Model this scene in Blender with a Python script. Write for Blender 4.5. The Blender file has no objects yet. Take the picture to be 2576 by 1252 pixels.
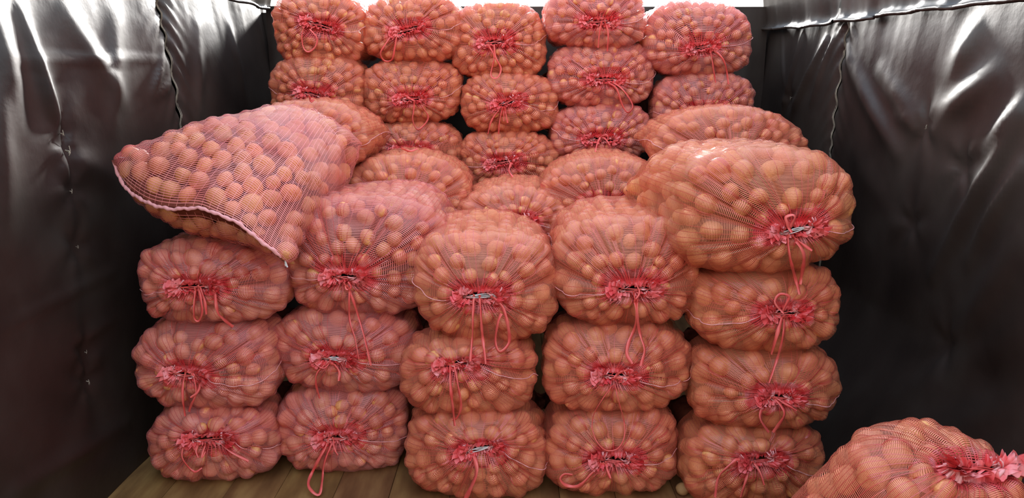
import bpy, math, random
import numpy as np
from mathutils import Vector, Matrix, noise
from mathutils.bvhtree import BVHTree
random.seed(7); RNG = np.random.default_rng(7)
PI = math.pi
C = bpy.context.scene.collection
SC = bpy.context.scene

# ------------------------------------------------------------------ camera, sky, sun, exposure
CAM_H, PITCH, FPX = 1.54, math.radians(12.0), 1900.0
CAM = np.array([0.0, 0.0, CAM_H])
cd = bpy.data.cameras.new('camera'); co = bpy.data.objects.new('camera', cd); C.objects.link(co)
cd.sensor_width = 36.0; cd.lens = 36.0*FPX/2576.0; cd.clip_start = 0.05
co.location = CAM; co.rotation_euler = (PI/2-PITCH, 0, 0); SC.camera = co

SC.view_settings.view_transform = 'Standard'; SC.view_settings.look = 'None'
SC.view_settings.gamma = 1.0; SC.view_settings.use_curve_mapping = False
SC.view_settings.exposure = 0.97

w = bpy.data.worlds.new('sky'); SC.world = w; w.use_nodes = True
nt = w.node_tree; nt.nodes.clear()
out = nt.nodes.new('ShaderNodeOutputWorld'); bg = nt.nodes.new('ShaderNodeBackground')
tc = nt.nodes.new('ShaderNodeTexCoord'); sp = nt.nodes.new('ShaderNodeSeparateXYZ')
rp = nt.nodes.new('ShaderNodeValToRGB'); mr = nt.nodes.new('ShaderNodeMapRange')
mr.inputs[1].default_value = -0.15; mr.inputs[2].default_value = 0.9
e = rp.color_ramp.elements
e[0].position = 0.0; e[0].color = (0.30, 0.27, 0.23, 1)
e[1].position = 1.0; e[1].color = (0.66, 0.95, 1.32, 1)
k = e.new(0.14); k.color = (0.32, 0.29, 0.25, 1)
k = e.new(0.17); k.color = (1.0, 0.94, 0.86, 1)
nt.links.new(tc.outputs['Generated'], sp.inputs[0]); nt.links.new(sp.outputs['Z'], mr.inputs[0])
nt.links.new(mr.outputs[0], rp.inputs[0]); nt.links.new(rp.outputs[0], bg.inputs[0])
bg.inputs[1].default_value = 1.15; nt.links.new(bg.outputs[0], out.inputs[0])

sd = bpy.data.lights.new('sun', 'SUN'); so = bpy.data.objects.new('sun', sd); C.objects.link(so)
sd.energy = 11.0; sd.angle = math.radians(7.0); sd.color = (1.0, 0.97, 0.93)
SUN_EL, SUN_AZ = math.radians(17.5), math.radians(1)     # low sun behind the far end of the load
so.rotation_euler = Vector((math.sin(SUN_AZ)*math.cos(SUN_EL), math.cos(SUN_AZ)*math.cos(SUN_EL), math.sin(SUN_EL))).to_track_quat('Z', 'Y').to_euler()

# ------------------------------------------------------------------ pixel -> world helpers
def ray(px, py):
    xc = (px-1288)/FPX; yc = (626-py)/FPX
    return np.array([xc, math.cos(PITCH)+yc*math.sin(PITCH), -math.sin(PITCH)+yc*math.cos(PITCH)])
def atY(px, py, Y):
    d = ray(px, py); return CAM + d*(Y/d[1])
def atX(px, py, X):
    d = ray(px, py); return CAM + d*(X/d[0])

# ------------------------------------------------------------------ materials
def mat(name, color, rough=0.5, spec=0.5, **kw):
    m = bpy.data.materials.new(name); m.use_nodes = True
    b = m.node_tree.nodes['Principled BSDF']
    b.inputs['Base Color'].default_value = (*color, 1); b.inputs['Roughness'].default_value = rough
    b.inputs['Specular IOR Level'].default_value = spec
    return m, m.node_tree, b
def noise_color(nt, b, cols, scale=5, detail=4, coord='Object', rand=0.0, stretch=(1, 1, 1)):
    tc = nt.nodes.new('ShaderNodeTexCoord'); mp = nt.nodes.new('ShaderNodeMapping'); mp.inputs['Scale'].default_value = stretch
    nz = nt.nodes.new('ShaderNodeTexNoise'); nz.inputs['Scale'].default_value = scale; nz.inputs['Detail'].default_value = detail
    nt.links.new(tc.outputs[coord], mp.inputs[0]); nt.links.new(mp.outputs[0], nz.inputs['Vector'])
    cr = nt.nodes.new('ShaderNodeValToRGB'); n = len(cols)
    el = cr.color_ramp.elements; el[0].position = .3; el[0].color = (*cols[0], 1); el[1].position = .7; el[1].color = (*cols[-1], 1)
    for i in range(1, n-1):
        q = el.new(.3+.4*i/(n-1)); q.color = (*cols[i], 1)
    nt.links.new(nz.outputs[0], cr.inputs[0])
    last = cr.outputs[0]
    if rand:
        oi = nt.nodes.new('ShaderNodeObjectInfo'); hs = nt.nodes.new('ShaderNodeHueSaturation')
        m1 = nt.nodes.new('ShaderNodeMapRange'); m1.inputs[3].default_value = 1-rand; m1.inputs[4].default_value = 1+rand
        m2 = nt.nodes.new('ShaderNodeMapRange'); m2.inputs[3].default_value = .5-.010; m2.inputs[4].default_value = .5+.008
        mm = nt.nodes.new('ShaderNodeMath'); mm.operation = 'MULTIPLY'; mm.inputs[1].default_value = 7.31
        fr = nt.nodes.new('ShaderNodeMath'); fr.operation = 'FRACT'
        nt.links.new(oi.outputs['Random'], m1.inputs[0]); nt.links.new(oi.outputs['Random'], mm.inputs[0]); nt.links.new(mm.outputs[0], fr.inputs[0]); nt.links.new(fr.outputs[0], m2.inputs[0])
        nt.links.new(last, hs.inputs['Color']); nt.links.new(m1.outputs[0], hs.inputs['Value']); nt.links.new(m2.outputs[0], hs.inputs['Hue'])
        last = hs.outputs[0]
    nt.links.new(last, b.inputs['Base Color'])
    return nz
def bump(nt, b, scale, dist, strength=0.6, coord='Object', stretch=(1, 1, 1), detail=5):
    tc = nt.nodes.new('ShaderNodeTexCoord'); mp = nt.nodes.new('ShaderNodeMapping'); mp.inputs['Scale'].default_value = stretch
    nz = nt.nodes.new('ShaderNodeTexNoise'); nz.inputs['Scale'].default_value = scale; nz.inputs['Detail'].default_value = detail
    bp = nt.nodes.new('ShaderNodeBump'); bp.inputs['Distance'].default_value = dist; bp.inputs['Strength'].default_value = strength
    nt.links.new(tc.outputs[coord], mp.inputs[0]); nt.links.new(mp.outputs[0], nz.inputs['Vector'])
    nt.links.new(nz.outputs[0], bp.inputs['Height']); nt.links.new(bp.outputs[0], b.inputs['Normal'])

M_POT, nt_, b_ = mat('potato_skin', (.6, .3, .1), .45, .4)
noise_color(nt_, b_, [(.64, .20, .075), (.78, .28, .10), (.87, .38, .14)], 9, 3, rand=.13)
bump(nt_, b_, 60, .001, .4)
M_POTF, nt_, b_ = mat('loose_potato_skin', (.45, .27, .12), .6, .3)
noise_color(nt_, b_, [(.30, .14, .05), (.48, .25, .095)], 25, 4); bump(nt_, b_, 60, .001, .5)
M_FILL, nt_, b_ = mat('shade_dark_potatoes', (.35, .12, .07), .7, .2)
noise_color(nt_, b_, [(.17, .032, .022), (.31, .080, .042)], 22, 2)  # dark red paints in the shade of gaps between the outer potatoes
def net_mat(name, c1, c2):
    m, nt, b = mat(name, c1, .30, .45)
    noise_color(nt, b, [c1, c2], 6, 3)
    return m
M_NET = {'pink': net_mat('glare_pink_net', (.80, .15, .13), (.92, .34, .28)),  # pinker copy of the net, with bluish glare put into its colour
         'coral': net_mat('coral_net', (.78, .145, .08), (.90, .29, .16)),
         'orange': net_mat('orange_red_net', (.76, .145, .065), (.88, .31, .15))}
M_RED, nt_, b_ = mat('red_mesh_fabric', (.75, .03, .035), .4, .5)
noise_color(nt_, b_, [(.70, .030, .035), (.82, .10, .09), (.88, .26, .24)], 26, 3)
M_WARP, nt_, b_ = mat('deep_red_net', (.60, .07, .05), .3, .6)
noise_color(nt_, b_, [(.55, .050, .04), (.70, .12, .08)], 8, 3)
M_RIB, nt_, b_ = mat('red_ribbon', (.85, .13, .10), .35, .5)
noise_color(nt_, b_, [(.80, .075, .065), (.86, .15, .12)], 18, 3); bump(nt_, b_, 300, .0006, .5, stretch=(1, 1, .1))
M_SEAM, nt_, b_ = mat('pale_pink_seam', (.84, .33, .30), .45, .4)
M_WHITE, nt_, b_ = mat('white_thread', (.75, .66, .60), .6, .3)
M_TARP, nt_, b_ = mat('dark_brown_tarpaulin', (.02, .012, .010), .40, .36)
noise_color(nt_, b_, [(.014, .008, .006), (.026, .016, .012), (.042, .030, .023)], 2.2, 6)
bump(nt_, b_, 11, .006, .35, detail=8)
M_CORD, nt_, b_ = mat('worn_cord', (.36, .28, .20), .8, .2)
noise_color(nt_, b_, [(.12, .09, .065), (.36, .29, .21)], 30, 3)
M_FLOOR, nt_, b_ = mat('worn_brown_boards', (.12, .08, .045), .7, .25)
noise_color(nt_, b_, [(.12, .046, .013), (.22, .098, .030), (.34, .175, .055)], 5, 7, coord='Object', rand=.12, stretch=(2.2, .5, 1))
bump(nt_, b_, 30, .003, .5, stretch=(2, .3, 1))
M_DIRT, nt_, b_ = mat('pale_dust_clod', (.42, .34, .24), .9, .1)

# ------------------------------------------------------------------ object helpers
def link(name, me, m, parent=None):
    o = bpy.data.objects.new(name, me); C.objects.link(o)
    if m is not None and not me.materials: me.materials.append(m)
    if parent is not None: o.parent = parent
    return o
def mesh_np(name, V, F, smooth=True):
    """V (n,3) float, F (m,4) int quads (or (m,3))"""
    me = bpy.data.meshes.new(name); V = np.asarray(V, dtype=np.float32); F = np.asarray(F, dtype=np.int32); k = F.shape[1]
    me.vertices.add(len(V)); me.vertices.foreach_set('co', V.ravel())
    me.loops.add(F.size); me.loops.foreach_set('vertex_index', F.ravel())
    me.polygons.add(len(F)); me.polygons.foreach_set('loop_start', np.arange(0, F.size, k, dtype=np.int32))
    try: me.polygons.foreach_set('loop_total', np.full(len(F), k, dtype=np.int32))
    except Exception: pass
    me.polygons.foreach_set('use_smooth', np.full(len(F), smooth))
    me.update(calc_edges=True); me.validate(); return me
def empty(name, loc=(0, 0, 0)):
    o = bpy.data.objects.new(name, None); C.objects.link(o); o.location = loc; o.empty_display_size = .05; return o
def grid_faces(n, m, wrap=False):
    i = np.arange(n-1)[:, None]; j = np.arange(m if wrap else m-1)[None, :]; j2 = (j+1) % m
    return np.stack([i*m+j, i*m+j2, (i+1)*m+j2, (i+1)*m+j], -1).reshape(-1, 4)
def box_mesh(name, x0, x1, y0, y1, z0, z1, bev=0.0):
    import bmesh
    bm = bmesh.new(); bmesh.ops.create_cube(bm, size=1)
    for v in bm.verts: v.co = (x0+(v.co.x+.5)*(x1-x0), y0+(v.co.y+.5)*(y1-y0), z0+(v.co.z+.5)*(z1-z0))
    if bev: bmesh.ops.bevel(bm, geom=bm.edges[:], offset=bev, segments=1, affect='EDGES')
    me = bpy.data.meshes.new(name); bm.to_mesh(me); bm.free(); return me
def catmull(P, n):
    P = np.asarray(P, float)
    if len(P) == 2: return P[0]+(P[1]-P[0])*np.linspace(0, 1, n)[:, None]
    Q = np.vstack([2*P[0]-P[1], P, 2*P[-1]-P[-2]])
    L = np.r_[0, np.cumsum(np.linalg.norm(np.diff(P, axis=0), axis=1))]
    t = np.interp(np.linspace(0, L[-1], n), L, np.arange(len(P)))
    i = np.minimum(t.astype(int), len(P)-2); f = (t-i)[:, None]
    a, b, c, d = Q[i], Q[i+1], Q[i+2], Q[i+3]
    return .5*(2*b+(c-a)*f+(2*a-5*b+4*c-d)*f**2+(3*b-a-3*c+d)*f**3)
def tube(P, r, m=6):
    """tube along points; r scalar or array"""
    P = np.asarray(P); n = len(P); T = np.gradient(P, axis=0); T /= np.linalg.norm(T, axis=1)[:, None]+1e-9
    up = np.array([0, -1, .1]); A = np.cross(T, up); A /= np.linalg.norm(A, axis=1)[:, None]+1e-9; B = np.cross(T, A)
    r = np.broadcast_to(np.asarray(r, float), (n,)); th = np.arange(m)*2*PI/m
    V = P[:, None]+r[:, None, None]*(np.cos(th)[None, :, None]*A[:, None]+np.sin(th)[None, :, None]*B[:, None])
    return V.reshape(-1, 3), grid_faces(n, m, True)
def strip(P, N, wid, thick=.0012, twist=None):
    """flat ribbon: rectangle cross-section; N = facing direction per point"""
    P = np.asarray(P); n = len(P); T = np.gradient(P, axis=0); T /= np.linalg.norm(T, axis=1)[:, None]+1e-9
    A = np.cross(T, N); A /= np.linalg.norm(A, axis=1)[:, None]+1e-9; B = np.cross(A, T)
    if twist is not None:
        c, s = np.cos(twist)[:, None], np.sin(twist)[:, None]; A, B = A*c+B*s, B*c-A*s
    w = np.broadcast_to(np.asarray(wid, float), (n,))[:, None]/2; t = thick/2
    V = np.stack([P+A*w+B*t*.3, P+B*t*1.3, P-A*w+B*t*.3, P-A*w-B*t, P+A*w-B*t], 1)
    return V.reshape(-1, 3), grid_faces(n, 5, True)
def join(parts):
    V, F, k = [], [], 0
    for v, f in parts: V.append(v); F.append(f+k); k += len(v)
    return np.vstack(V), np.vstack(F)

# ------------------------------------------------------------------ the setting: floor boards, tarpaulin walls
XL, XR, YB = -1.545, 1.62, 5.08
base = link('floor', box_mesh('floor', XL-.2, XR+.2, -1.2, YB+.1, -.06, -.022), M_FLOOR); base['kind'] = 'structure'
x = XL-.02; i = 0
while x < XR+.02:
    wd = [.215, .235, .20, .225][i % 4]
    jy = [1.1, 2.2, .4, 1.7][i % 4]
    for (a, b_) in ((-1.2, jy), (jy+.004, YB)):
        zz = random.uniform(-.0015, .0015)
        o = link('plank', box_mesh('plank', 0, min(wd-.0015, XR+.02-x), 0, b_-a, -.022, 0, .002), M_FLOOR, base); o.location = (x, a, zz-.0005)
    x += wd; i += 1

def sm(t): return t*t*(3-2*t)
def fold(Y, Z, p, q, wid, amp):
    """soft ridge between wall points p and q (Y,Z)"""
    p = np.array(p); q = np.array(q); d = q-p; L2 = d@d
    t = ((Y-p[0])*d[0]+(Z-p[1])*d[1])/L2; tc_ = np.clip(t, 0, 1)
    dist = np.hypot(Y-p[0]-tc_*d[0], Z-p[1]-tc_*d[1])
    fade = np.clip(1.15-np.abs(t-.5)*1.6, 0, 1)
    return amp*np.exp(-(dist/wid)**2)*fade
def fnoise(Y, Z, s, seed):
    out = np.empty(Y.shape); it = np.nditer([Y, Z, out], op_flags=[['readonly'], ['readonly'], ['writeonly']])
    for a, b, o in it: o[...] = noise.noise(Vector((float(a)*s[0], float(b)*s[1], seed)))
    return out
def tarp(side, y0, y1, z0, z1, folds, tufts, seam_y, gather_top, seed):
    z1 = z1+.09
    X = XL if side < 0 else XR
    ny, nz = int((y1-y0)/.016), int((z1-z0)/.02)
    Y, Z = np.meshgrid(np.linspace(y0, y1, ny), np.linspace(z0, z1, nz), indexing='ij')
    D = .028*fnoise(Y, Z, (1.1, .8), seed)+.004*fnoise(Y, Z, (2.6, 1.6), seed+3)
    g = np.clip((Z-1.25)/.8, 0, 1)**1.4                      # vertical gathers under the hem
    D += g*gather_top*(fnoise(Y, Z*.25, (5, 1.), seed+5)+.22*fnoise(Y, Z*.3, (15, 1.), seed+6))
    ds = np.abs(Y-seam_y)                                      # puckers along the laced seam
    D += .010*np.exp(-ds/.07)*np.sin(Z*70+ds*60+4*np.sin(Z*6))*np.clip((Z-.9)/.6, 0, 1)
    D -= .016*np.exp(-(ds/.035)**2)
    D += -.09*np.clip((Z-1.15)/1.0, 0, 1)**1.6             # tilt added so the upper sheet mirrors the bright sky
    if side > 0: D += (.12+.20*np.clip((Y-2.1)/.5, 0, 1))*np.clip(1-Z/.6, 0, 1)**1.4           # the sheet lies slack against the floor
    for p, q, wd, am in folds: D += fold(Y, Z, p, q, wd*1.15, am*1.15)
    for (ty, tz) in tufts:
        r = np.hypot(Y-ty, Z-tz); ph = np.arctan2(Z-tz, Y-ty)
        D += -.016*np.exp(-(r/.05)**2)+.007*np.cos(5*ph+seed)*np.exp(-r/.14)*np.clip(r/.05, 0, 1)
    V = np.stack([X-side*D, Y, Z], -1).reshape(-1, 3)
    F = grid_faces(ny, nz)
    if side < 0: F = F[:, ::-1]
    return V, F, (lambda yy, zz, off=0: np.array([X-side*(np.interp(yy, Y[:, 0], D[:, min(nz-1, max(0, int((zz-z0)/(z1-z0)*(nz-1))))])+off), yy, zz]))
def wl(px, py):
    p = atX(px, py, XL); return (p[1], p[2])
def wr(px, py):
    p = atX(px, py, XR); return (p[1], p[2])
def wall(name, side, folds, tufts, seam_y, gath, seed, hem_z, cloths):
    X = XL if side < 0 else XR
    root = link(name, box_mesh(name, *sorted((X+side*.09, X+side*.14)), -1.0, YB+.1, 0, 2.17), M_TARP); root['kind'] = 'structure'
    for (a, b) in ((-1.0, seam_y-.012), (seam_y+.012, YB)):
        V, F, at = tarp(side, a, b, -.0, hem_z, folds, tufts, seam_y, gath, seed)
        o = link('tarpaulin_sheet', mesh_np('tarpaulin_sheet', V, F), M_TARP, root)
        # the upper sheet, hanging over the lower one, with a thick rolled hem
        ny = int((b-a)/.016); Y = np.linspace(a, b, ny); nz = 34
        rows = []
        sag = hem_z + (.042*(Y-3.5) if side > 0 else 0) + .010*np.sin(Y*2.1+seed)+.010*np.array([noise.noise(Vector((float(v)*4, seed, 1))) for v in Y])
        gat = np.array([noise.noise(Vector((float(v)*14, seed, 3))) for v in Y]); g2 = np.array([noise.noise(Vector((float(v)*5, seed, 9))) for v in Y])
        for j in range(nz):
            t = j/(nz-1); z = sag+(2.19-sag)*t
            off = -.020+.034*math.exp(-t*16)+(.010*gat+.022*g2)*(math.exp(-t*3)) + .035*max(0, t-.04)**1.1 + .006*math.sin(t*PI)
            rows.append(np.stack([X-side*off, Y, z], -1))
        V = np.stack(rows, 1).reshape(-1, 3); F = grid_faces(ny, nz)
        if side < 0: F = F[:, ::-1]
        o = link('upper_tarpaulin_sheet', mesh_np('upper_tarpaulin_sheet', V, F), M_TARP, root)
        P = rows[0].copy(); P[:, 0] += side*.004
        v, f = tube(P[::2], .009+.003*np.abs(gat[::2]), 6); link('hem', mesh_np('hem', v, f), M_TARP, root)
    zz = np.linspace(.35, 2.14, 90)
    P = np.array([at(seam_y+.014, min(z, hem_z-.01), .0)+np.array([0, -.014+.003*math.sin(z*5)+.001*math.sin(z*41), z-min(z, hem_z-.01)]) for z in zz])
    v, f = tube(P, .0028+.0008*np.sin(zz*60), 5); link('lacing_cord', mesh_np('lacing_cord', v, f), M_CORD, root)
    P2 = P+np.array([0, .012, 0])+np.stack([0*zz, .002*np.sin(zz*23), 0*zz], 1)
    v, f = tube(P2, .002, 5); link('lacing_cord', mesh_np('lacing_cord', v, f), M_CORD, root)
    for (ty, tz, s) in cloths:                                 # frayed rope ends poking through the sheet
        c = at(ty, tz, .0) if True else None
        parts = []
        for q in range(6):
            a = random.uniform(-.9, .9); L = random.uniform(.008, .019)*s
            pts = [c+np.array([side*.004, 0, 0]), c+np.array([-side*.010*s, math.sin(a)*L*.3, -L*.4*math.cos(a)]), c+np.array([-side*.008*s, math.sin(a)*L*.7, -L*1.1*math.cos(a)*(1 if q % 3 else -1)])]
            parts.append(tube(catmull(pts, 6), .0022*s*np.linspace(1, .5, 6), 5))
        v, f = join(parts); link('rope_tuft', mesh_np('rope_tuft', v, f), M_CORD, root)
    return root
def F_(wf, l): return [(wf(a, b), wf(c, d), wd, am) for a, b, c, d, wd, am in l]
left_folds = F_(wl, [(90, 20, 175, 380, .030, .020), (175, 380, 240, 640, .05, .010), (20, 0, 60, 330, .05, .022), (200, 30, 330, 260, .05, .014),
                     (180, 380, 330, 470, .04, .008), (0, 830, 300, 680, .016, .009), (180, 870, 300, 800, .014, .008), (20, 1252, 330, 1060, .03, .014),
                     (0, 60, 20, 620, .06, .02), (330, 40, 300, 330, .05, .014), (520, 60, 500, 300, .04, .012), (600, 60, 620, 240, .04, .014), (60, 150, 440, 150, .012, .006), (440, 145, 395, 240, .02, .012), (450, 200, 405, 250, .015, .010)])
right_folds = F_(wr, [(2576, 290, 2350, 690, .035, .030), (2576, 420, 2440, 660, .03, .026), (2340, 310, 2500, 180, .05, .026), (2320, 320, 2250, 290, .03, .014),
                      (2120, 150, 2260, 390, .04, .024), (2200, 180, 2330, 330, .04, .016), (2576, 250, 2480, 380, .03, .02), (2576, 600, 2420, 860, .05, .022),
                      (2440, 60, 2380, 200, .05, .020), (2140, 380, 2260, 560, .06, .012), (2576, 830, 2300, 1010, .06, .016), (2576, 1010, 2420, 1090, .05, .014),
                      (2060, 100, 1985, 300, .025, .022), (2000, 90, 1960, 330, .02, .018), (2080, 90, 2035, 260, .02, .018), (1950, 85, 1975, 260, .015, .014)])
lt = [wl(180, 378), wl(192, 480), wl(206, 620), wl(224, 885), wl(228, 958), wl(170, 335)]
rt = [wr(2322, 318), wr(2418, 420), wr(2290, 560), wr(2385, 865), wr(1982, 245)]
wall('wall_left', -1, left_folds, lt, wl(452, 160)[0], .008, 3.3, 2.02, [(*lt[0], 1.2), (*lt[1], .5), (*lt[2], .5), (*lt[3], .4), (*lt[4], .8), (*lt[5], .6)])
wall('wall_right', 1, right_folds, rt, wr(2096, 200)[0], .012, 8.1, 1.85, [(*rt[0], 1.2), (*rt[1], .4), (*rt[2], .5), (*rt[3], .4), (*rt[4], .7)])
# the far end of the bed: a low tailboard covered by the same sheet
wb = link('wall_back', box_mesh('wall_back', XL-.1, XR+.1, YB+.03, YB+.09, 0, 2.02), M_TARP); wb['kind'] = 'structure'
X_, Z_ = np.meshgrid(np.linspace(XL-.02, XR+.02, 180), np.linspace(0, 2.05, 90), indexing='ij')
Dd = .03*fnoise(X_, Z_, (2, 1.2), 4.4)+.02*fnoise(X_, Z_, (7, 1.0), 5.4)
link('tarpaulin_sheet', mesh_np('tarpaulin_sheet', np.stack([X_, YB-.05-Dd*1.2, Z_], -1).reshape(-1, 3), grid_faces(180, 90)), M_TARP, wb)

# ------------------------------------------------------------------ potatoes (shared meshes)
def potato_mesh(seed, m):
    import bmesh
    bm = bmesh.new(); bmesh.ops.create_icosphere(bm, subdivisions=3, radius=1)
    for v in bm.verts:
        n = noise.noise(v.co*.9+Vector((seed*7.1, 0, 0)))*.16+noise.noise(v.co*2.3+Vector((0, seed*3.3, 0)))*.05
        v.co = v.co*(1+n); v.co.x *= 1.10; v.co.z *= .94
    for f in bm.faces: f.smooth = True
    me = bpy.data.meshes.new('potato'); bm.to_mesh(me); bm.free(); me.materials.append(m); return me
POTS = [potato_mesh(i, M_POT) for i in range(8)]

# ------------------------------------------------------------------ sack bodies
def spow(c, p): return np.sign(c)*np.abs(c)**p
class Sack:
    """surface P(s, th): s metres along the sack from the mouth (or sewn end), th around it"""
    def __init__(self, **k):
        self.__dict__.update(dict(c=.13, Sc=.33, Lb=.40, Sb=.14, hw=.07, mx=0., mz=0., yaw=0., pitch=0., roll=0., net='coral', R=.029, n=3.0, full=False,
                                  rib=[], seams=(0,), frill=1.2, white=0, smax=None, seed=1, tail=None, knot=None, rear=1.0, tiltm=0.0, noseam=False))
        self.__dict__.update(k)
        rs = np.random.default_rng(self.seed+100); self.ph = rs.uniform(0, 6.28, 8)
        K = rs.integers(15, 20); self.pl = (np.arange(K)+rs.uniform(-.33, .33, K))*2*PI/K
        self.pw = rs.uniform(.6, 1.15, K); self.S = self.Sc+self.Lb+self.Sb
        cy, sy, cp, sp_, cr, sr = math.cos(self.yaw), math.sin(self.yaw), math.cos(self.pitch), math.sin(self.pitch), math.cos(self.roll), math.sin(self.roll)
        Rz = np.array([[cy, -sy, 0], [sy, cy, 0], [0, 0, 1]]); Rx = np.array([[1, 0, 0], [0, cp, -sp_], [0, sp_, cp]]); Ry = np.array([[cr, 0, sr], [0, 1, 0], [-sr, 0, cr]])
        self.Rm = Rz@Rx@Ry
    def local(self, s, th):
        u = np.clip(s/self.Sc, 0, 1); al = u*PI/2; r = np.sin(al)**.92; ca = np.maximum(np.cos(al), 0)
        yc = self.c*(1-ca**.85)
        v = np.clip((s-self.Sc)/self.Lb, 0, 1); w_ = np.clip((s-self.Sc-self.Lb)/self.Sb, 0, 1)
        y = yc+self.Lb*v+self.Sb*np.sin(w_*PI/2)
        bz = self.b*(1+(self.rear-1)*sm(v))*(.06+.94*np.maximum(np.cos(w_*PI/2), 0)); ax = self.a*(1+.05*w_)
        p = 2/self.n; ct, st = np.cos(th), np.sin(th)
        lump = 1+.022*np.sin(2*th+self.ph[0])+.018*np.sin(3*th+self.ph[1]+y*6)+.012*np.sin(5*th+self.ph[2]-y*9)
        x = self.mx*(1-r)+ax*r*spow(ct, p)*lump+self.hw*ct*(1-r)*.9
        z = self.mz*(1-r)+bz*r*spow(st, p)*lump+(.016+.008*np.cos(2*th))*st*(1-r)+math.tan(self.tiltm)*self.hw*ct*(1-r)
        y = y+.030*np.exp(-(r/.16)**2)+.010*np.sin(x*9+self.ph[3])*np.clip(1-u, 0, 1)
        return np.stack([x, y, z], -1)
    def P(self, s, th): return self.local(s, th)@self.Rm.T+self.O
    def N(self, s, th):
        e1, e2 = .004, .01
        a = self.P(s+e1, th)-self.P(np.maximum(s-e1, 1e-4), th); b = self.P(s, th+e2)-self.P(s, th-e2)
        n = np.cross(a, b); n /= np.linalg.norm(n, axis=-1, keepdims=True)+1e-9
        return n
    def front_dir(self): return self.Rm@np.array([0, -1., 0])

class SeamSack(Sack):
    """sack whose sewn end faces the camera: a line of world points opens into the body"""
    def P(self, s, th):
        s = np.asarray(s, float); th = np.asarray(th, float); s, th = np.broadcast_arrays(s, th)
        u = np.clip(s/self.Sc, 0, 1)
        t = (1+np.cos(th))/2                                  # 1 at +x, 0 at -x
        L = self.seamline; q = t*(len(L)-1); i = np.minimum(q.astype(int), len(L)-2); f = (q-i)[..., None]
        sl = L[i]*(1-f)+L[i+1]*f
        v = np.clip(s/(self.S-self.Sb), 0, 1)[..., None]; w_ = np.clip((s-(self.S-self.Sb))/self.Sb, 0, 1)
        c = self.c0*(1-v)+self.c1*v+(self.c1-self.c0)/np.linalg.norm(self.c1-self.c0)*(self.Sb*np.sin(w_*PI/2))[..., None]
        ax = (self.a0*(1-v)+self.a1*v)[..., 0]; bz = (self.b0*(1-v)+self.b1*v)[..., 0]*(.06+.94*np.cos(w_*PI/2))
        lump = 1+.02*np.sin(3*th+s*6)+.015*np.sin(5*th-s*8)
        p = 2/self.n; X = ax*spow(np.cos(th), p)*lump; Z = bz*spow(np.sin(th), p)*lump; Z = np.where(Z < 0, Z*1.32, Z)
        rr = self.roll*(1-v[..., 0]); X, Z = X*np.cos(rr)+Z*np.sin(rr), -X*np.sin(rr)+Z*np.cos(rr)
        d = self.c1-self.c0; d = d/np.linalg.norm(d); sx = np.array([d[1], -d[0], 0]); sx /= np.linalg.norm(sx); sz = np.cross(sx, d)
        body = c+X[..., None]*sx+Z[..., None]*sz
        g1 = (1-(1-u)**1.6)[..., None]; g2 = (np.sin(u*PI/2)**.62)[..., None]
        return sl*(1-g1)+(c+X[..., None]*sx)*g1+Z[..., None]*sz*g2
    def front_dir(self): return np.array([0, -1., 0])

SACKS = []
def add(label, group, Yf, xl, xr, zb, zt, mouth, **k):
    """front stack member: xl, xr pixel sides measured at its widest section, zb..zt metres"""
    Yp = Yf+.15; zc = (zb+zt)/2
    py_mid = 626-FPX*math.tan(math.atan2(zc-CAM_H, Yp)+PITCH)
    pl, pr = atY(xl, py_mid, Yp), atY(xr, py_mid, Yp)
    a = (pr[0]-pl[0])/2; b = (zt-zb)/2*1.09; a *= 1.012; O = np.array([(pl[0]+pr[0])/2, Yf, zc])
    s = Sack(a=a, b=b, O=O, seed=len(SACKS)+1, label=label, group=group, **k)
    if mouth:
        mxp, myp, hwp = mouth[:3]; m = atY(mxp, myp, Yf+.03)
        s.mx = m[0]-O[0]; s.mz = m[2]-O[2]; s.hw = hwp/FPX*Yf*.9
        if len(mouth) > 3: s.tiltm = math.radians(mouth[3])
    SACKS.append(s); return s
def zpx(y, Y): return atY(1288, y, Y)[2]
G1 = 'net sacks stacked in the front row'; G2 = 'net sacks lying behind the front row'; G3 = 'net sacks stacked against the far end'
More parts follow.
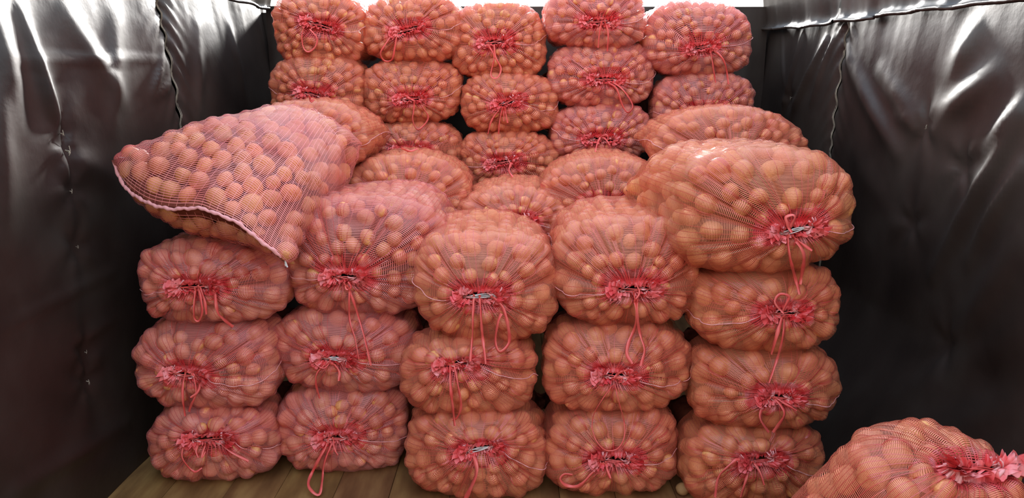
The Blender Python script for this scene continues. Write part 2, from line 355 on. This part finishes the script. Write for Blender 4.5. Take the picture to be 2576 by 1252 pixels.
COL1 = [  # Yf, list of boundaries (pixels), then sacks bottom up: xl, xr, mouth, ribbons, label, net
 (2.70, [None, 1008, 796, 600], 'pink', [
  (390, 714, (532, 1096, 64), [[(464, 1112), (457, 1146), (470, 1170), (490, 1186), (508, 1176)], [(500, 1108), (494, 1135), (500, 1150)], [(520, 1110), (512, 1130), (508, 1150), (516, 1135)], [(545, 1105), (580, 1135), (625, 1160)]], 'net sack of potatoes at the foot of the leftmost front stack'),
  (354, 704, (470, 940, 50, -6), [[(469, 925), (460, 965), (460, 1000), (466, 1046)], [(486, 935), (494, 985), (480, 1020), (475, 1035)], [(476, 930), (500, 960), (497, 985), (480, 1000)]], 'net sack with drawstring hanging, second up in the leftmost front stack'),
  (368, 728, (497, 716, 56), [[(494, 720), (489, 760), (489, 798), (500, 806), (508, 780), (500, 722)], [(500, 715), (515, 760), (520, 790)], [(538, 726), (547, 781), (560, 800), (586, 822)]], 'net sack directly under the sewn-end sack of the leftmost front stack')]),
 (2.77, [None, 963, 776, 'z1.12'], 'pink', [
  (710, 1040, (848, 1096, 48), [[(833, 1088), (815, 1130), (795, 1168), (776, 1212), (785, 1235), (803, 1243), (810, 1210), (815, 1165), (834, 1113)], [(838, 1095), (842, 1130), (850, 1145)]], 'net sack at the foot of the second front stack, ribbon loop touching the floor'),
  (694, 1052, (845, 897, 50), [[(834, 903), (800, 935), (795, 965), (804, 1002)], [(834, 910), (853, 935), (853, 958)], [(834, 906), (815, 925), (795, 915), (790, 900), (815, 897), (834, 903)]], 'net sack in the middle of the second front stack, ribbon tied in a bow'),
  (718, 1122, (868, 694, 48), [[(873, 715), (890, 760), (906, 809), (920, 860), (933, 919)], [(880, 722), (878, 765), (880, 809), (892, 850), (902, 903)], [(867, 706), (872, 728), (884, 722), (876, 708)]], 'large net sack on top of the second front stack, two long ribbon tails')]),
 (2.57, [None, 1020, 842, 'z1.02'], 'coral', [
  (1016, 1372, (1208, 1118, 56, 12), [[(1186, 1128), (1196, 1160), (1198, 1191), (1185, 1225), (1171, 1255)]], 'net sack at the foot of the middle front stack, one wide ribbon trailing'),
  (1014, 1358, (1150, 910, 48, 6), [[(1134, 905), (1133, 950), (1135, 990), (1144, 1071)], [(1139, 905), (1150, 960), (1160, 1020), (1150, 1050), (1138, 1056)]], 'net sack in the middle of the middle front stack, short narrow loop below its mouth'),
  (1046, 1407, (1208, 742, 62), [[(1192, 737), (1190, 785), (1189, 840), (1183, 909)], [(1207, 740), (1210, 790), (1213, 836), (1221, 915)], [(1234, 743), (1262, 770), (1276, 810), (1281, 860), (1258, 885), (1246, 860), (1252, 812), (1261, 788)]], 'net sack on top of the middle front stack, three long ribbons over its face')]),
 (2.58, [None, 1018, 806, 'z1.08'], 'coral', [
  (1368, 1708, (1545, 1150, 60), [[(1520, 1160), (1490, 1190), (1457, 1221), (1425, 1220), (1410, 1205), (1420, 1193), (1440, 1194)], [(1523, 1155), (1528, 1180), (1535, 1203)]], 'net sack at the foot of the fourth front stack, ribbon curling towards the left'),
  (1362, 1724, (1545, 938, 50), [[(1544, 965), (1515, 1005), (1495, 1040), (1490, 1077), (1503, 1112), (1525, 1132), (1553, 1128), (1570, 1100), (1570, 1060), (1559, 1017), (1547, 965)], [(1544, 948), (1565, 935), (1590, 932), (1585, 948), (1548, 952)]], 'net sack in the middle of the fourth front stack, thin cord loop hanging low'),
  (1390, 1758, (1592, 724, 62), [[(1596, 750), (1602, 790), (1597, 824), (1582, 860), (1577, 890), (1590, 915)], [(1602, 750), (1603, 800), (1612, 845), (1622, 880), (1612, 920)], [(1592, 728), (1598, 752), (1608, 735), (1600, 715)]], 'bulging net sack on top of the fourth front stack, shiny upper side')]),
 (2.50, [None, 1054, 862, 664], 'orange', [
  (1714, 2058, (1908, 1146, 50, 8), [[(1858, 1150), (1830, 1175), (1808, 1200), (1798, 1250)], [(1888, 1155), (1878, 1200), (1864, 1250)], [(1892, 1155), (1910, 1185), (1922, 1219)]], 'orange-red net sack at the foot of the rightmost front stack'),
  (1722, 2094, (1952, 990, 50), [[(1936, 994), (1916, 1030), (1914, 1055), (1934, 1087)], [(1942, 994), (1965, 1020), (1973, 1045), (1945, 1087)], [(1945, 994), (1975, 1015), (2004, 1033)]], 'orange-red net sack second up in the rightmost front stack, ribbon in an open bow'),
  (1740, 2114, (1966, 780, 54), [[(1973, 792), (1972, 830), (1962, 880), (1934, 963)], [(1968, 785), (1950, 760), (1962, 740), (1985, 745), (1978, 765), (1968, 785)], [(1971, 790), (1955, 840), (1940, 890)]], 'orange-red net sack third up in the rightmost front stack, long ribbon hanging')]),
]
yaws = iter([.04, -.05, .03, .05, -.04, -.02, -.05, .04, .02, .03, -.03, -.02, .04, -.03, .05])
for Yf, bd, net, ss in COL1:
    for j, (xl, xr, mo, rib, lab) in enumerate(ss):
        zb = 0.0 if j == 0 else zpx(bd[j], Yf+.15)
        top = isinstance(bd[j+1], str); zt = float(bd[j+1][1:]) if top else zpx(bd[j+1], Yf+.15)
        add(lab, G1, Yf+random.uniform(-.015, .015), xl, xr, zb, zt, mo, rib=rib, net=net, full=top, R=.031 if net != 'orange' else .033, yaw=next(yaws), c=.15 if top else .13, Sc=.36,
            Lb=.42 if top else .36, white=1 if (Yf == 2.57 and j in (0, 2)) or (Yf == 2.77 and j == 1) else 0)
# the two odd sacks on top of the outer front stacks
L = np.array([atY(*p) for p in [(287, 404, 2.86), (298, 440, 2.82), (322, 478, 2.76), (372, 510, 2.68), (430, 526, 2.63), (500, 524, 2.60), (545, 538, 2.58), (600, 562, 2.57), (650, 602, 2.57), (690, 632, 2.58), (716, 652, 2.60)]])
s = SeamSack(seamline=catmull(L, 60), a=.4, b=.2, c0=np.array([-1.10, 2.80, 1.17]), c1=np.array([-.97, 3.22, 1.27]), a0=.36, a1=.30, b0=.20, b1=.205, roll=.34, O=np.zeros(3), Sc=.36, Sb=.15, Lb=.24, n=2.3,
             seed=61, net='pink', R=.033, full=True, label='big net sack with sewn hem facing out, topmost of the leftmost front stack', group=G1, noseam=True)
s.S = .82; SACKS.append(s); SEAM = s
s = add('orange net sack with shiny upper side, topmost of the rightmost front stack', G1, 2.44, 1694, 2152, zpx(664, 2.60)-.005, 1.325, (2000, 577, 62, 10), net='orange', full=True, R=.035, yaw=.09, Sc=.40, c=.17, Lb=.42,
        rib=[[(1988, 583), (1980, 560), (1977, 546), (1994, 540), (2000, 548), (1988, 572)], [(1980, 587), (1984, 630), (1992, 668), (2012, 740)], [(1996, 598), (2016, 625), (2023, 650), (2015, 700), (2012, 715)], [(1988, 591), (2015, 612), (2043, 630)]], white=2)
s.tail = [atY(1700, 470, 2.95), atY(1665, 492, 3.05), atY(1618, 486, 3.15)]
# second row, only the upper sacks show
def add2(label, X, hwid, zb, zt, Yf, **k):
    O = np.array([X, Yf, (zb+zt)/2]); s = Sack(a=hwid*1.05, b=(zt-zb)/2*1.12, O=O, seed=len(SACKS)+30, label=label, group=G2, full=True, n=2.05, **k); SACKS.append(s); return s
add2('smooth bulging net sack behind the big sewn-end sack', -.965, .30, 1.13, 1.475, 3.42, net='coral', R=.027, Lb=.36, yaw=.0, mz=-.03)
add2('smooth net sack behind the second front stack', -.49, .30, .90, 1.225, 3.44, net='coral', R=.027, Lb=.36, yaw=.05, mz=-.05)
s = add2('smaller net sack behind the middle front stack, tied mouth just showing', -.01, .265, .76, 1.095, 3.34, net='coral', R=.026, Lb=.40, yaw=-.02)
m = atY(1300, 552, 3.36); s.mx = m[0]-s.O[0]; s.mz = m[2]-s.O[2]
add2('smooth net sack behind the fourth front stack', .43, .295, .90, 1.22, 3.44, net='coral', R=.026, Lb=.36, yaw=-.04, mz=-.05)
add2('smooth net sack half hidden behind the shiny topmost sack of the rightmost front stack', .99, .345, 1.12, 1.445, 3.38, net='coral', R=.026, Lb=.36, yaw=-.06, mz=-.05)
# third row
Y3 = 4.15
R3 = [
 (690, 930, -22, 162, (808, 64, 44, -14), [[(771, 54), (760, 85), (763, 118), (775, 130), (792, 119), (797, 95), (779, 73)]], 'topmost net sack of the leftmost far stack, looped ribbon'),
 (682, 926, 144, 318, (790, 238, 34, -12), [[(779, 240), (783, 255), (790, 250)]], 'lower net sack of the leftmost far stack, above the sewn-end sack'),
 (915, 1166, -15, 152, (1026, 76, 36, 16), [[(990, 81), (970, 110), (957, 134), (967, 153), (986, 150), (993, 120), (997, 92)]], 'topmost net sack of the second far stack, wide ribbon loop'),
 (918, 1166, 152, 305, (1034, 248, 34, 4), [[(1043, 253), (1040, 280), (1038, 303), (1051, 326), (1072, 308), (1076, 290), (1059, 265)], [(1043, 253), (1020, 242), (1005, 240)]], 'middle net sack of the second far stack'),
 (920, 1166, 307, 456, (1030, 378, 42), [[(1010, 372), (1030, 380), (1050, 374)]], 'lowest visible net sack of the second far stack'),
 (1136, 1378, 4, 196, (1245, 106, 36, 4), [[(1227, 111), (1243, 142), (1235, 188), (1250, 196), (1260, 173), (1246, 142), (1243, 112)]], 'topmost net sack of the middle far stack'),
 (1160, 1400, 186, 332, (1275, 258, 30, 14), [[(1262, 268), (1245, 290), (1235, 307), (1227, 337)], [(1266, 268), (1258, 300), (1254, 337)], [(1270, 268), (1277, 309)], [(1268, 268), (1268, 305)]], 'middle net sack of the middle far stack, ribbon ends fanned out'),
 (1156, 1400, 330, 480, (1262, 408, 36, 10), [[(1290, 402), (1302, 398), (1298, 412), (1285, 410), (1280, 400), (1290, 394)], [(1285, 410), (1280, 430), (1290, 445)]], 'lowest visible net sack of the middle far stack'),
 (1370, 1626, -32, 118, (1506, 56, 42), [[(1513, 54), (1508, 85), (1505, 120)], [(1520, 54), (1530, 83), (1528, 129)]], 'topmost net sack of the fourth far stack'),
 (1382, 1645, 110, 268, (1522, 200, 40), [[(1515, 200), (1551, 212), (1575, 235), (1592, 266), (1580, 283), (1566, 266), (1551, 224), (1530, 208)]], 'middle net sack of the fourth far stack, ribbon loop swung to the right'),
 (1384, 1635, 263, 402, (1512, 350, 44), [[(1509, 345), (1502, 362), (1497, 382)], [(1509, 345), (1522, 348), (1534, 366)], [(1509, 345), (1527, 340), (1530, 352)]], 'third net sack down in the fourth far stack'),
 (1390, 1632, 400, 540, None, [], 'net sack at the bottom of the fourth far stack, barely visible'),
 (1616, 1888, 2, 186, (1764, 120, 34, 10), [[(1786, 118), (1793, 160), (1800, 208)], [(1788, 118), (1812, 140), (1825, 165), (1833, 212)]], 'topmost net sack of the rightmost far stack, whitened by sunlight'),
 (1640, 1888, 183, 352, (1766, 286, 42, 8), [], 'lower net sack of the rightmost far stack'),
]
for j, (xl, xr, yt, yb, mo, rib, lab) in enumerate(R3):
    top = yt < 10
    add(lab, G3, Y3+random.uniform(-.02, .02)+.02, xl, xr, zpx(yb, Y3+.15), zpx(yt, Y3+.15)-(.022 if top else 0), mo, rib=rib, net='coral' if j < 8 else 'pink', R=.0255, full=top, smax=.66 if top else .44,
        Lb=.38, Sc=.33, c=.12, yaw=random.uniform(-.05, .05))
# the near sack standing upright at the lower right
O = np.array([1.02, 1.66, .70]); s = Sack(a=.222, b=.21, O=O, seed=91, net='coral', R=.034, full=True, Sc=.36, c=.16, Lb=.42, Sb=.12, label='upright net sack with gathered red mouth on top, nearest, beside the rightmost front stack',
         group=None, pitch=-1.15, roll=0, yaw=.35, hw=.10, mx=.03, mz=-.02, frill=1.35, n=2.2); SACKS.append(s); NEAR = s
s.O = np.array([1.085, 1.66, 0.672]); q_ = math.radians(13); s.Rm = np.array([[math.cos(q_), 0, math.sin(q_)], [0, 1, 0], [-math.sin(q_), 0, math.cos(q_)]])@s.Rm

# ------------------------------------------------------------------ coarse bodies for visibility and ribbon draping
cv, cf, off = [], [], 0
for s in SACKS:
    ss_ = np.linspace(.002, s.S, 30); th = np.arange(40)*2*PI/40
    V = s.P(ss_[:, None], th[None, :]).reshape(-1, 3); F = grid_faces(30, 40, True)
    cv.append(V); cf.append(F+off); off += len(V)
BV = np.vstack(cv); BF = np.vstack(cf)
FLV = np.array([[-3, -1, 0], [3, -1, 0], [3, 6, 0], [-3, 6, 0]], float)
bvh = BVHTree.FromPolygons([tuple(v) for v in np.vstack([BV, FLV])], [tuple(int(q) for q in f) for f in BF]+[tuple(len(BV)+np.arange(4))])
VIEWS = [Vector(v) for v in ((0, 0, CAM_H), (-.7, .1, 1.5), (.7, .1, 1.5), (0, 0, 2.0), (0, .3, 1.1))]
def seen(p, tol=.05):
    P = Vector(p)
    for v in VIEWS:
        d = P-v; L = d.length; d /= L
        h = bvh.ray_cast(v, d)
        if h[0] is None or h[3] > L-tol: return True
    return False
def in_frame(p, m=260):
    d = np.asarray(p)-CAM; zc = d[1]*math.cos(PITCH)-d[2]*math.sin(PITCH); yc = d[1]*math.sin(PITCH)+d[2]*math.cos(PITCH)
    x = 1288+FPX*d[0]/zc; y = 626-FPX*yc/zc
    return -m < x < 2576+m and -m < y < 1252+m

# ------------------------------------------------------------------ build one sack
def pleat(s, th, sk):
    d = (th[..., None]-sk.pl+PI) % (2*PI)-PI
    rr = np.clip(s/sk.Sc, 0, 1)
    sig = .030+.035*rr
    g = (np.exp(-(d/sig[..., None])**2)*sk.pw).max(-1)
    return g*np.interp(rr, [0, .08, .25, .6, .95], [.3, 1, 1, .7, .1])
def relief(sk, s, th):
    """net point: base surface pushed out over the potatoes, drawn in along pleats"""
    p = sk.P(s, th); n = sk.N(s, th); shp = p.shape; p = p.reshape(-1, 3); n = n.reshape(-1, 3)
    h = np.full(len(p), -.006)
    for a in range(0, len(p), 4000):
        pp, nn = p[a:a+4000], n[a:a+4000]
        d = sk.pc[None]-pp[:, None]; al = np.einsum('ijk,ik->ij', d, nn); q2 = (np.einsum('ijk,ijk->ij', d, d)-al**2)/sk.pr2[None]
        hh = al+sk.pr[None]*(1.12-.50*q2); hh[(q2 > 1.9) | (al < -.08)] = -1
        h[a:a+4000] = np.maximum(h[a:a+4000], hh.max(1))
    h = h.reshape(shp[:-1]); p = p.reshape(shp); n = n.reshape(shp)
    if not isinstance(sk, SeamSack):
        rr = np.clip(s/(.13*sk.Sc), 0, 1); h = h*rr+(-.002)*(1-rr)
        h = h-.026*pleat(s, th, sk)
    else: h = h*np.clip(s/.05, 0, 1)
    h = h*np.clip((sk.S-s)/.05, 0, 1)
    out = (p+n*(h+.0015)[..., None]).reshape(-1, 3)
    for a in range(0, len(out), 4000):                       # keep the net outside every potato
        q = out[a:a+4000]; d = q[:, None]-sk.pc[None]; L = np.sqrt(np.einsum('ijk,ijk->ij', d, d)); k = (L/sk.pr[None]).argmin(1); j = np.arange(len(q))
        l = L[j, k]; R = sk.pr[k]*1.07; m = l < R; q[m] = sk.pc[k[m]]+d[j, k][m]/l[m, None]*R[m, None]
    return out.reshape(p.shape), n
def build(sk):
    root = empty('potato_sack', tuple(sk.P(np.array(sk.S*.5), np.array(-PI/2)))); root['label'] = sk.label; root['category'] = 'sack'
    if sk.group: root['group'] = sk.group
    inv = -np.array(root.location)
    rs = np.random.default_rng(sk.seed)
    smax = min(sk.S-.01, sk.smax or (sk.S-.01 if sk.full else sk.Sc+.15))
    # potatoes: dart throwing over the surface
    gs = np.linspace(.02, smax, 60); gt = np.linspace(0, 2*PI, 72, endpoint=False)
    G = sk.P(gs[:, None], gt[None]); A = np.linalg.norm(np.gradient(G, axis=0), axis=-1)*np.linalg.norm(np.gradient(G, axis=1), axis=-1)
    pA = (A/A.sum()).ravel(); idx = rs.choice(len(pA), 3600, p=pA)
    cs = np.clip(gs[idx//72]+rs.uniform(-.5, .5, len(idx))*(gs[1]-gs[0]), .03, smax); ct = gt[idx % 72]+rs.uniform(-.5, .5, len(idx))*2*PI/72
    cr = sk.R*rs.uniform(.80, 1.16, len(idx)); order = np.argsort(-cr+rs.uniform(-.5, .5, len(idx))*sk.R*.5); cs, ct, cr = cs[order], ct[order], cr[order]
    if not isinstance(sk, SeamSack):
        ur = cs/sk.Sc; okp = ~((pleat(cs, ct, sk) > .42) & (ur < .8)); cs, ct, cr, ur = cs[okp], ct[okp], cr[okp], ur[okp]
        cr = cr*np.interp(ur, [.1, .5], [.78, 1])
    sp_, sn_ = sk.P(cs, ct), sk.N(cs, ct); cen = sp_-sn_*(cr*np.interp(cs/sk.Sc, [0, .7, 1.1], [.90, .93, 1.06]))[:, None]
    keep = np.zeros((0, 3)); kr = np.zeros(0); ki = []
    for i in range(len(cs)):
        if len(kr):
            d = np.linalg.norm(keep-cen[i], axis=1)
            if (d < .93*(kr+cr[i])).any(): continue
        keep = np.vstack([keep, cen[i]]); kr = np.append(kr, cr[i]); ki.append(i)
    sk.pc, sk.pr, sk.pr2 = keep, kr*.99, kr**2
    cnt = 0
    for q, i in enumerate(ki):
        nrm = Vector(sn_[i]); p = sp_[i]
        if not in_frame(p) or not seen(p): continue
        o = link('potato', POTS[int(rs.integers(8))], None, root)
        o.location = keep[q]+inv; r = kr[q]
        rot = nrm.to_track_quat('Z', 'X').to_matrix().to_4x4() @ Matrix.Rotation(rs.uniform(0, 6.28), 4, 'Z') @ Matrix.Rotation(rs.uniform(-.5, .5), 4, 'X')
        o.rotation_euler = rot.to_euler(); o.scale = (r*rs.uniform(.93, 1.03), r*rs.uniform(.93, 1.0), r*.98); cnt += 1
    # inner mass of potatoes behind the outer layer, gap shade in its dark colour
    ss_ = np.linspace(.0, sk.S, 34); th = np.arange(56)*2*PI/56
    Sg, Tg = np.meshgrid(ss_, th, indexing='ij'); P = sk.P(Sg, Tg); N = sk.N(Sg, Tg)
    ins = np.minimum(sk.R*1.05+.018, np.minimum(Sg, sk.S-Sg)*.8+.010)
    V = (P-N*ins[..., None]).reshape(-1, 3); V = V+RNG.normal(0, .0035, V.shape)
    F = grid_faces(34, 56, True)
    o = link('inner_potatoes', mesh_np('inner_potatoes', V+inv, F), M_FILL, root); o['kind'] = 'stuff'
    # net: weft rings and warp strands as thin ribbons lying on the relief surface
    step = .0054 if sk.O[1] < 4 or isinstance(sk, SeamSack) else .0080
    nr = int(smax/step); nT = 150 if sk.O[1] < 3 or isinstance(sk, SeamSack) else 110
    sr = .006+np.arange(nr)*step; tt = np.arange(nT)*2*PI/nT
    Sg, Tg = np.meshgrid(sr, tt, indexing='ij')
    wob = .0010*np.sin(Tg*9+Sg*40)
    Pm, _ = relief(sk, Sg+wob, Tg)
    T = np.gradient(Pm, axis=0); Tl = np.linalg.norm(T, axis=-1, keepdims=True)+1e-9; T /= Tl
    hw = .23*np.clip(Tl, .2*step, 1.15*step)
    V1 = Pm-T*hw; V2 = Pm+T*hw
    V = np.stack([V1, V2], 2)                               # nr, nT, 2
    ii = np.arange(nr)[:, None]; jj = np.arange(nT)[None]; j2 = (jj+1) % nT
    idx4 = np.stack([(ii*nT+jj)*2, (ii*nT+j2)*2, (ii*nT+j2)*2+1, (ii*nT+jj)*2+1], -1).reshape(-1, 4)
    VV = [V.reshape(-1, 3)]; FF = [idx4]; off = nr*nT*2
    # warps: evenly spaced, plus bunches drawn together along each pleat
    nW = 84
    wt = np.arange(nW)*2*PI/nW; ends = np.full(nW, smax)
    if not isinstance(sk, SeamSack):
        ex = np.repeat(sk.pl, 3)+np.tile([-.022, 0, .022], len(sk.pl)); wt = np.r_[wt, ex]; ends = np.r_[ends, np.repeat(sk.Sc*rs.uniform(.45, .9, len(sk.pl)), 3)]
    m = int(smax/.012); f = np.linspace(0, 1, m)
    Sw = .002+f[None]*(ends[:, None]-.002); Tw = np.repeat(wt[:, None], m, 1)
    if not isinstance(sk, SeamSack):
        d = (Tw[..., None]-sk.pl+PI) % (2*PI)-PI; k = np.abs(d).argmin(-1); dk = np.take_along_axis(d, k[..., None], -1)[..., 0]
        att = .55*np.clip(1-Sw/(sk.Sc*.9), 0, 1); Tw = Tw-dk*att*np.exp(-(dk/.16)**2)
    Pw, Nw = relief(sk, Sw, Tw); Pw = Pw+Nw*.0004
    Tn = np.gradient(Pw, axis=1); B = np.cross(Tn, Nw); B /= np.linalg.norm(B, axis=-1, keepdims=True)+1e-9
    ww = (.0008+(0 if isinstance(sk, SeamSack) else 1)*.0022*np.exp(-Sw/.035))[..., None]
    V = np.stack([Pw-B*ww, Pw+B*ww], 2); nw = len(wt)
    ii = np.arange(nw)[:, None]; jj = np.arange(m-1)[None]
    idw = np.stack([(ii*m+jj)*2, (ii*m+jj+1)*2, (ii*m+jj+1)*2+1, (ii*m+jj)*2+1], -1).reshape(-1, 4)
    VV.append(V.reshape(-1, 3)); FF.append(idw+off)
    V = np.vstack(VV); F = np.vstack(FF)
    # drop quads that face away from every viewpoint and lie deep between sacks
    cc = V[F[:, 0]]
    me = mesh_np('net', V+inv, F); me.materials.append(M_NET[sk.net]); me.materials.append(M_RED); me.materials.append(M_WARP)
    if isinstance(sk, SeamSack): pass
    if not isinstance(sk, SeamSack):
        sval = np.r_[np.repeat(sr, nT), (Sw[:, :-1]+.012*np.sin(Tw[:, :-1]*31)).ravel()]
        mi = np.r_[np.zeros(nr*nT, int), np.full(nw*(m-1), 2)]; mi[sval < .058] = 1
        me.polygons.foreach_set('material_index', mi.astype(np.int32))
    link('net', me, None, root)
    # tied mouth: ruffled red fabric around the slit
    if not isinstance(sk, SeamSack):
        fd = sk.front_dir(); ux = sk.Rm@np.array([1., 0, 0]); uz = sk.Rm@np.array([0, 0, 1.])
        n = 300; t = np.arange(n)*2*PI/n; parts = []
        c0 = sk.P(np.full(n, .001), t); out = ux[None]*np.cos(t)[:, None]+uz[None]*np.sin(t)[:, None]
        ke = np.abs(np.cos(t))**1.5
        w1 = np.sin(t*23+sk.ph[0]+1.5*np.sin(t*5)); w2 = np.sin(t*41+sk.ph[1]+2*np.sin(3*t)); w3 = np.sin(t*7+sk.ph[2])
        rows = []
        prof = [(.040, -.016, .1), (.022, -.002, .5), (.008, .010, 1.0), (-.002, .020, 1.0), (.004, .030, 1.6), (.014, .034, 2.2)]
        for ro, up_, wa in prof:
            ro_ = ro*(.45+.85*ke); am = .0042*wa*(.5+.9*ke)
            rows.append(c0+out*(ro_+am*w1)[:, None]*sk.frill+fd[None]*((up_*(.6+.6*ke)+.005*wa*w2*.6+.004*w3)*sk.frill)[:, None]+(np.cross(fd, out)*(am*w2)[:, None]))
        V = np.stack(rows, 0).reshape(-1, 3); F = grid_faces(len(rows), n, True)
        link('mouth_ruffle', mesh_np('mouth_ruffle', V+inv, F), M_RED, root)
        # pale pinched rosettes at both ends and the wrapped drawstring between
        parts = []
        for sg in (-1, 1):
            parts = []
            cen0 = sk.P(np.array(.001), np.array(0. if sg > 0 else PI))-ux*sg*.012
            for q in range(int(14*sk.frill)):
                a = rs.uniform(0, 6.28); rr = rs.uniform(.003, .017)*sk.frill; c_ = cen0+ux*math.cos(a)*rr*1.2+uz*math.sin(a)*rr+fd*.016
                d2 = ux*math.cos(a)+uz*math.sin(a); l = rs.uniform(.009, .016)*sk.frill
                pts = [c_-d2*l*.5, c_+fd*l*.8, c_+d2*l*.4+fd*l*1.0, c_+d2*l*1.0+fd*l*.2]
                parts.append(strip(catmull(pts, 9), np.tile(np.cross(d2, fd)+fd*.3, (9, 1)), .0062*sk.frill, .0014, np.linspace(0, rs.uniform(-1.4, 1.4), 9)))
            V, F = join(parts); link('rosette', mesh_np('rosette', V+inv, F), M_SEAM if sk.frill < 1.5 else M_RED, root)
        a_ = sk.P(np.array(.001), np.array(PI))+fd*.018; b2 = sk.P(np.array(.001), np.array(0.))+fd*.018; parts = []
        for q in range(2 if not sk.white else 3):
            mid = (a_+b2)/2+fd*(.012)+uz*(.006*(q-.5))
            parts.append(tube(catmull([a_+uz*rs.uniform(-.006, .006), (a_+mid)/2+uz*rs.uniform(-.006, .004), mid, (b2+mid)/2+uz*rs.uniform(-.006, .006), b2], 20), .0018, 6))
        V, F = join(parts); link('drawstring', mesh_np('drawstring', V+inv, F), M_WHITE if sk.white else M_RIB, root)
        if not sk.noseam and sk.hw:
            side = PI if (sk.seed % 3 == 0) else 0.
            sl = np.linspace(.012, smax-.02, 90); tl = side+.10*np.sin(sl*5+sk.ph[4])-(.25 if side == 0 else -.25)*np.clip(1-sl/.3, 0, 1)
            p, nn = relief(sk, sl, tl); nn2 = nn
            V, F = strip(p+nn*.003, nn2, (.0030+.0008*np.sin(sl*150)), .0018); link('side_seam', mesh_np('side_seam', V+inv, F), M_SEAM, root)
    else:
        # sewn hem
        t = np.linspace(0, PI, 240); p = sk.seamline[np.linspace(0, 59, 240).astype(int)]; p = catmull(p[::4], 240)
        wv = .0018*np.sin(np.arange(240)*.31)+.0012*np.sin(np.arange(240)*.83)
        nn = np.tile(np.array([.1, -.9, .45]), (240, 1))
        V, F = strip(p+nn*.004+np.stack([0*wv, 0*wv, wv], 1), nn, .012+.002*np.sin(np.arange(240)*.47), .003); link('sewn_hem', mesh_np('sewn_hem', V+inv, F), M_SEAM, root)
        for P0, d in ((sk.seamline[0], np.array([.05, -.01, .012])), (sk.seamline[-1], np.array([.004, 0, -.025]))):
            parts = [tube(catmull([P0, P0+d*.5+np.array([0, 0, .006*q]), P0+d+np.array([.004*q, 0, -.004*q])], 10), .0028, 6) for q in (-1, 0, 1)]
            V, F = join(parts); link('thread_end', mesh_np('thread_end', V+inv, F), M_WHITE, root)
    if sk.tail:
        P = catmull(sk.tail, 24); r = np.linspace(.055, .003, 24)*(1+.1*np.sin(np.arange(24)*1.1)); V, F = tube(P, r, 14); F = F[:, ::-1]
        link('sack_corner', mesh_np('sack_corner', V+inv, F), M_NET[sk.net], root)
    # ribbons: follow the sack faces they hang over
    for k, pts in enumerate(sk.rib):
        q = catmull(pts, max(10, int(sum(math.dist(pts[i], pts[i+1]) for i in range(len(pts)-1))/4)))
        D = np.array([ray(a, b) for a, b in q]); nrmD = np.linalg.norm(D, axis=1); D = D/nrmD[:, None]; ds = []
        for d in D:
            h = bvh.ray_cast(Vector(CAM), Vector(d)); ds.append(h[3] if h[0] is not None else np.nan)
        ds = np.array(ds); ds[np.isnan(ds)] = np.nanmin(ds) if not np.all(np.isnan(ds)) else 3
        lo = ds.min(); ds = np.minimum(ds, lo+.25)
        mn = np.array([ds[max(0, i-4):i+5].min() for i in range(len(ds))]); ker = np.ones(7)/7
        sm_ = np.convolve(np.pad(mn, 3, mode='edge'), ker, mode='valid')
        P = CAM+D*(sm_-.021-.004*(k % 3))[:, None]; P[:, 2] = np.maximum(P[:, 2], .006)
        if k == 0 or math.dist(pts[0], ((pts[0][0]), pts[0][1])) == 0: P[0] = P[0]+sk.front_dir()*.012; P[1] = P[1]+sk.front_dir()*.010
        wd = (.0100 if sk.O[1] > 4 else .0098)*rs.uniform(.75, 1.25)
        if 'thin cord' in sk.label and k == 0: wd = .004
        if 'wide ribbon trailing' in sk.label: wd = .016
        tw = .9*np.sin(np.linspace(0, rs.uniform(2, 5), len(P))+rs.uniform(0, 6))
        V, F = strip(P, -D, wd*(1+.12*np.sin(np.arange(len(P))*.7)), .0018, tw); link('tie_ribbon', mesh_np('tie_ribbon', V+inv, F), M_RIB, root)
    return cnt, len(F)
tot = 0
for sk in SACKS: tot += build(sk)[0]
print('potatoes', tot, 'sacks', len(SACKS))

# ------------------------------------------------------------------ loose things on the floor
def ground(px, py):
    d = ray(px, py); return CAM+d*(-CAM_H/d[2])
g = ground(1716, 1243)
o = link('potato', POTS[2].copy(), None); o.data.materials.clear(); o.data.materials.append(M_POTF)
o.location = (g[0], g[1], .024); o.scale = (.024, .024, .026); o['label'] = 'loose tan potato lying on the floor beside the rightmost front stack'; o['category'] = 'potato'
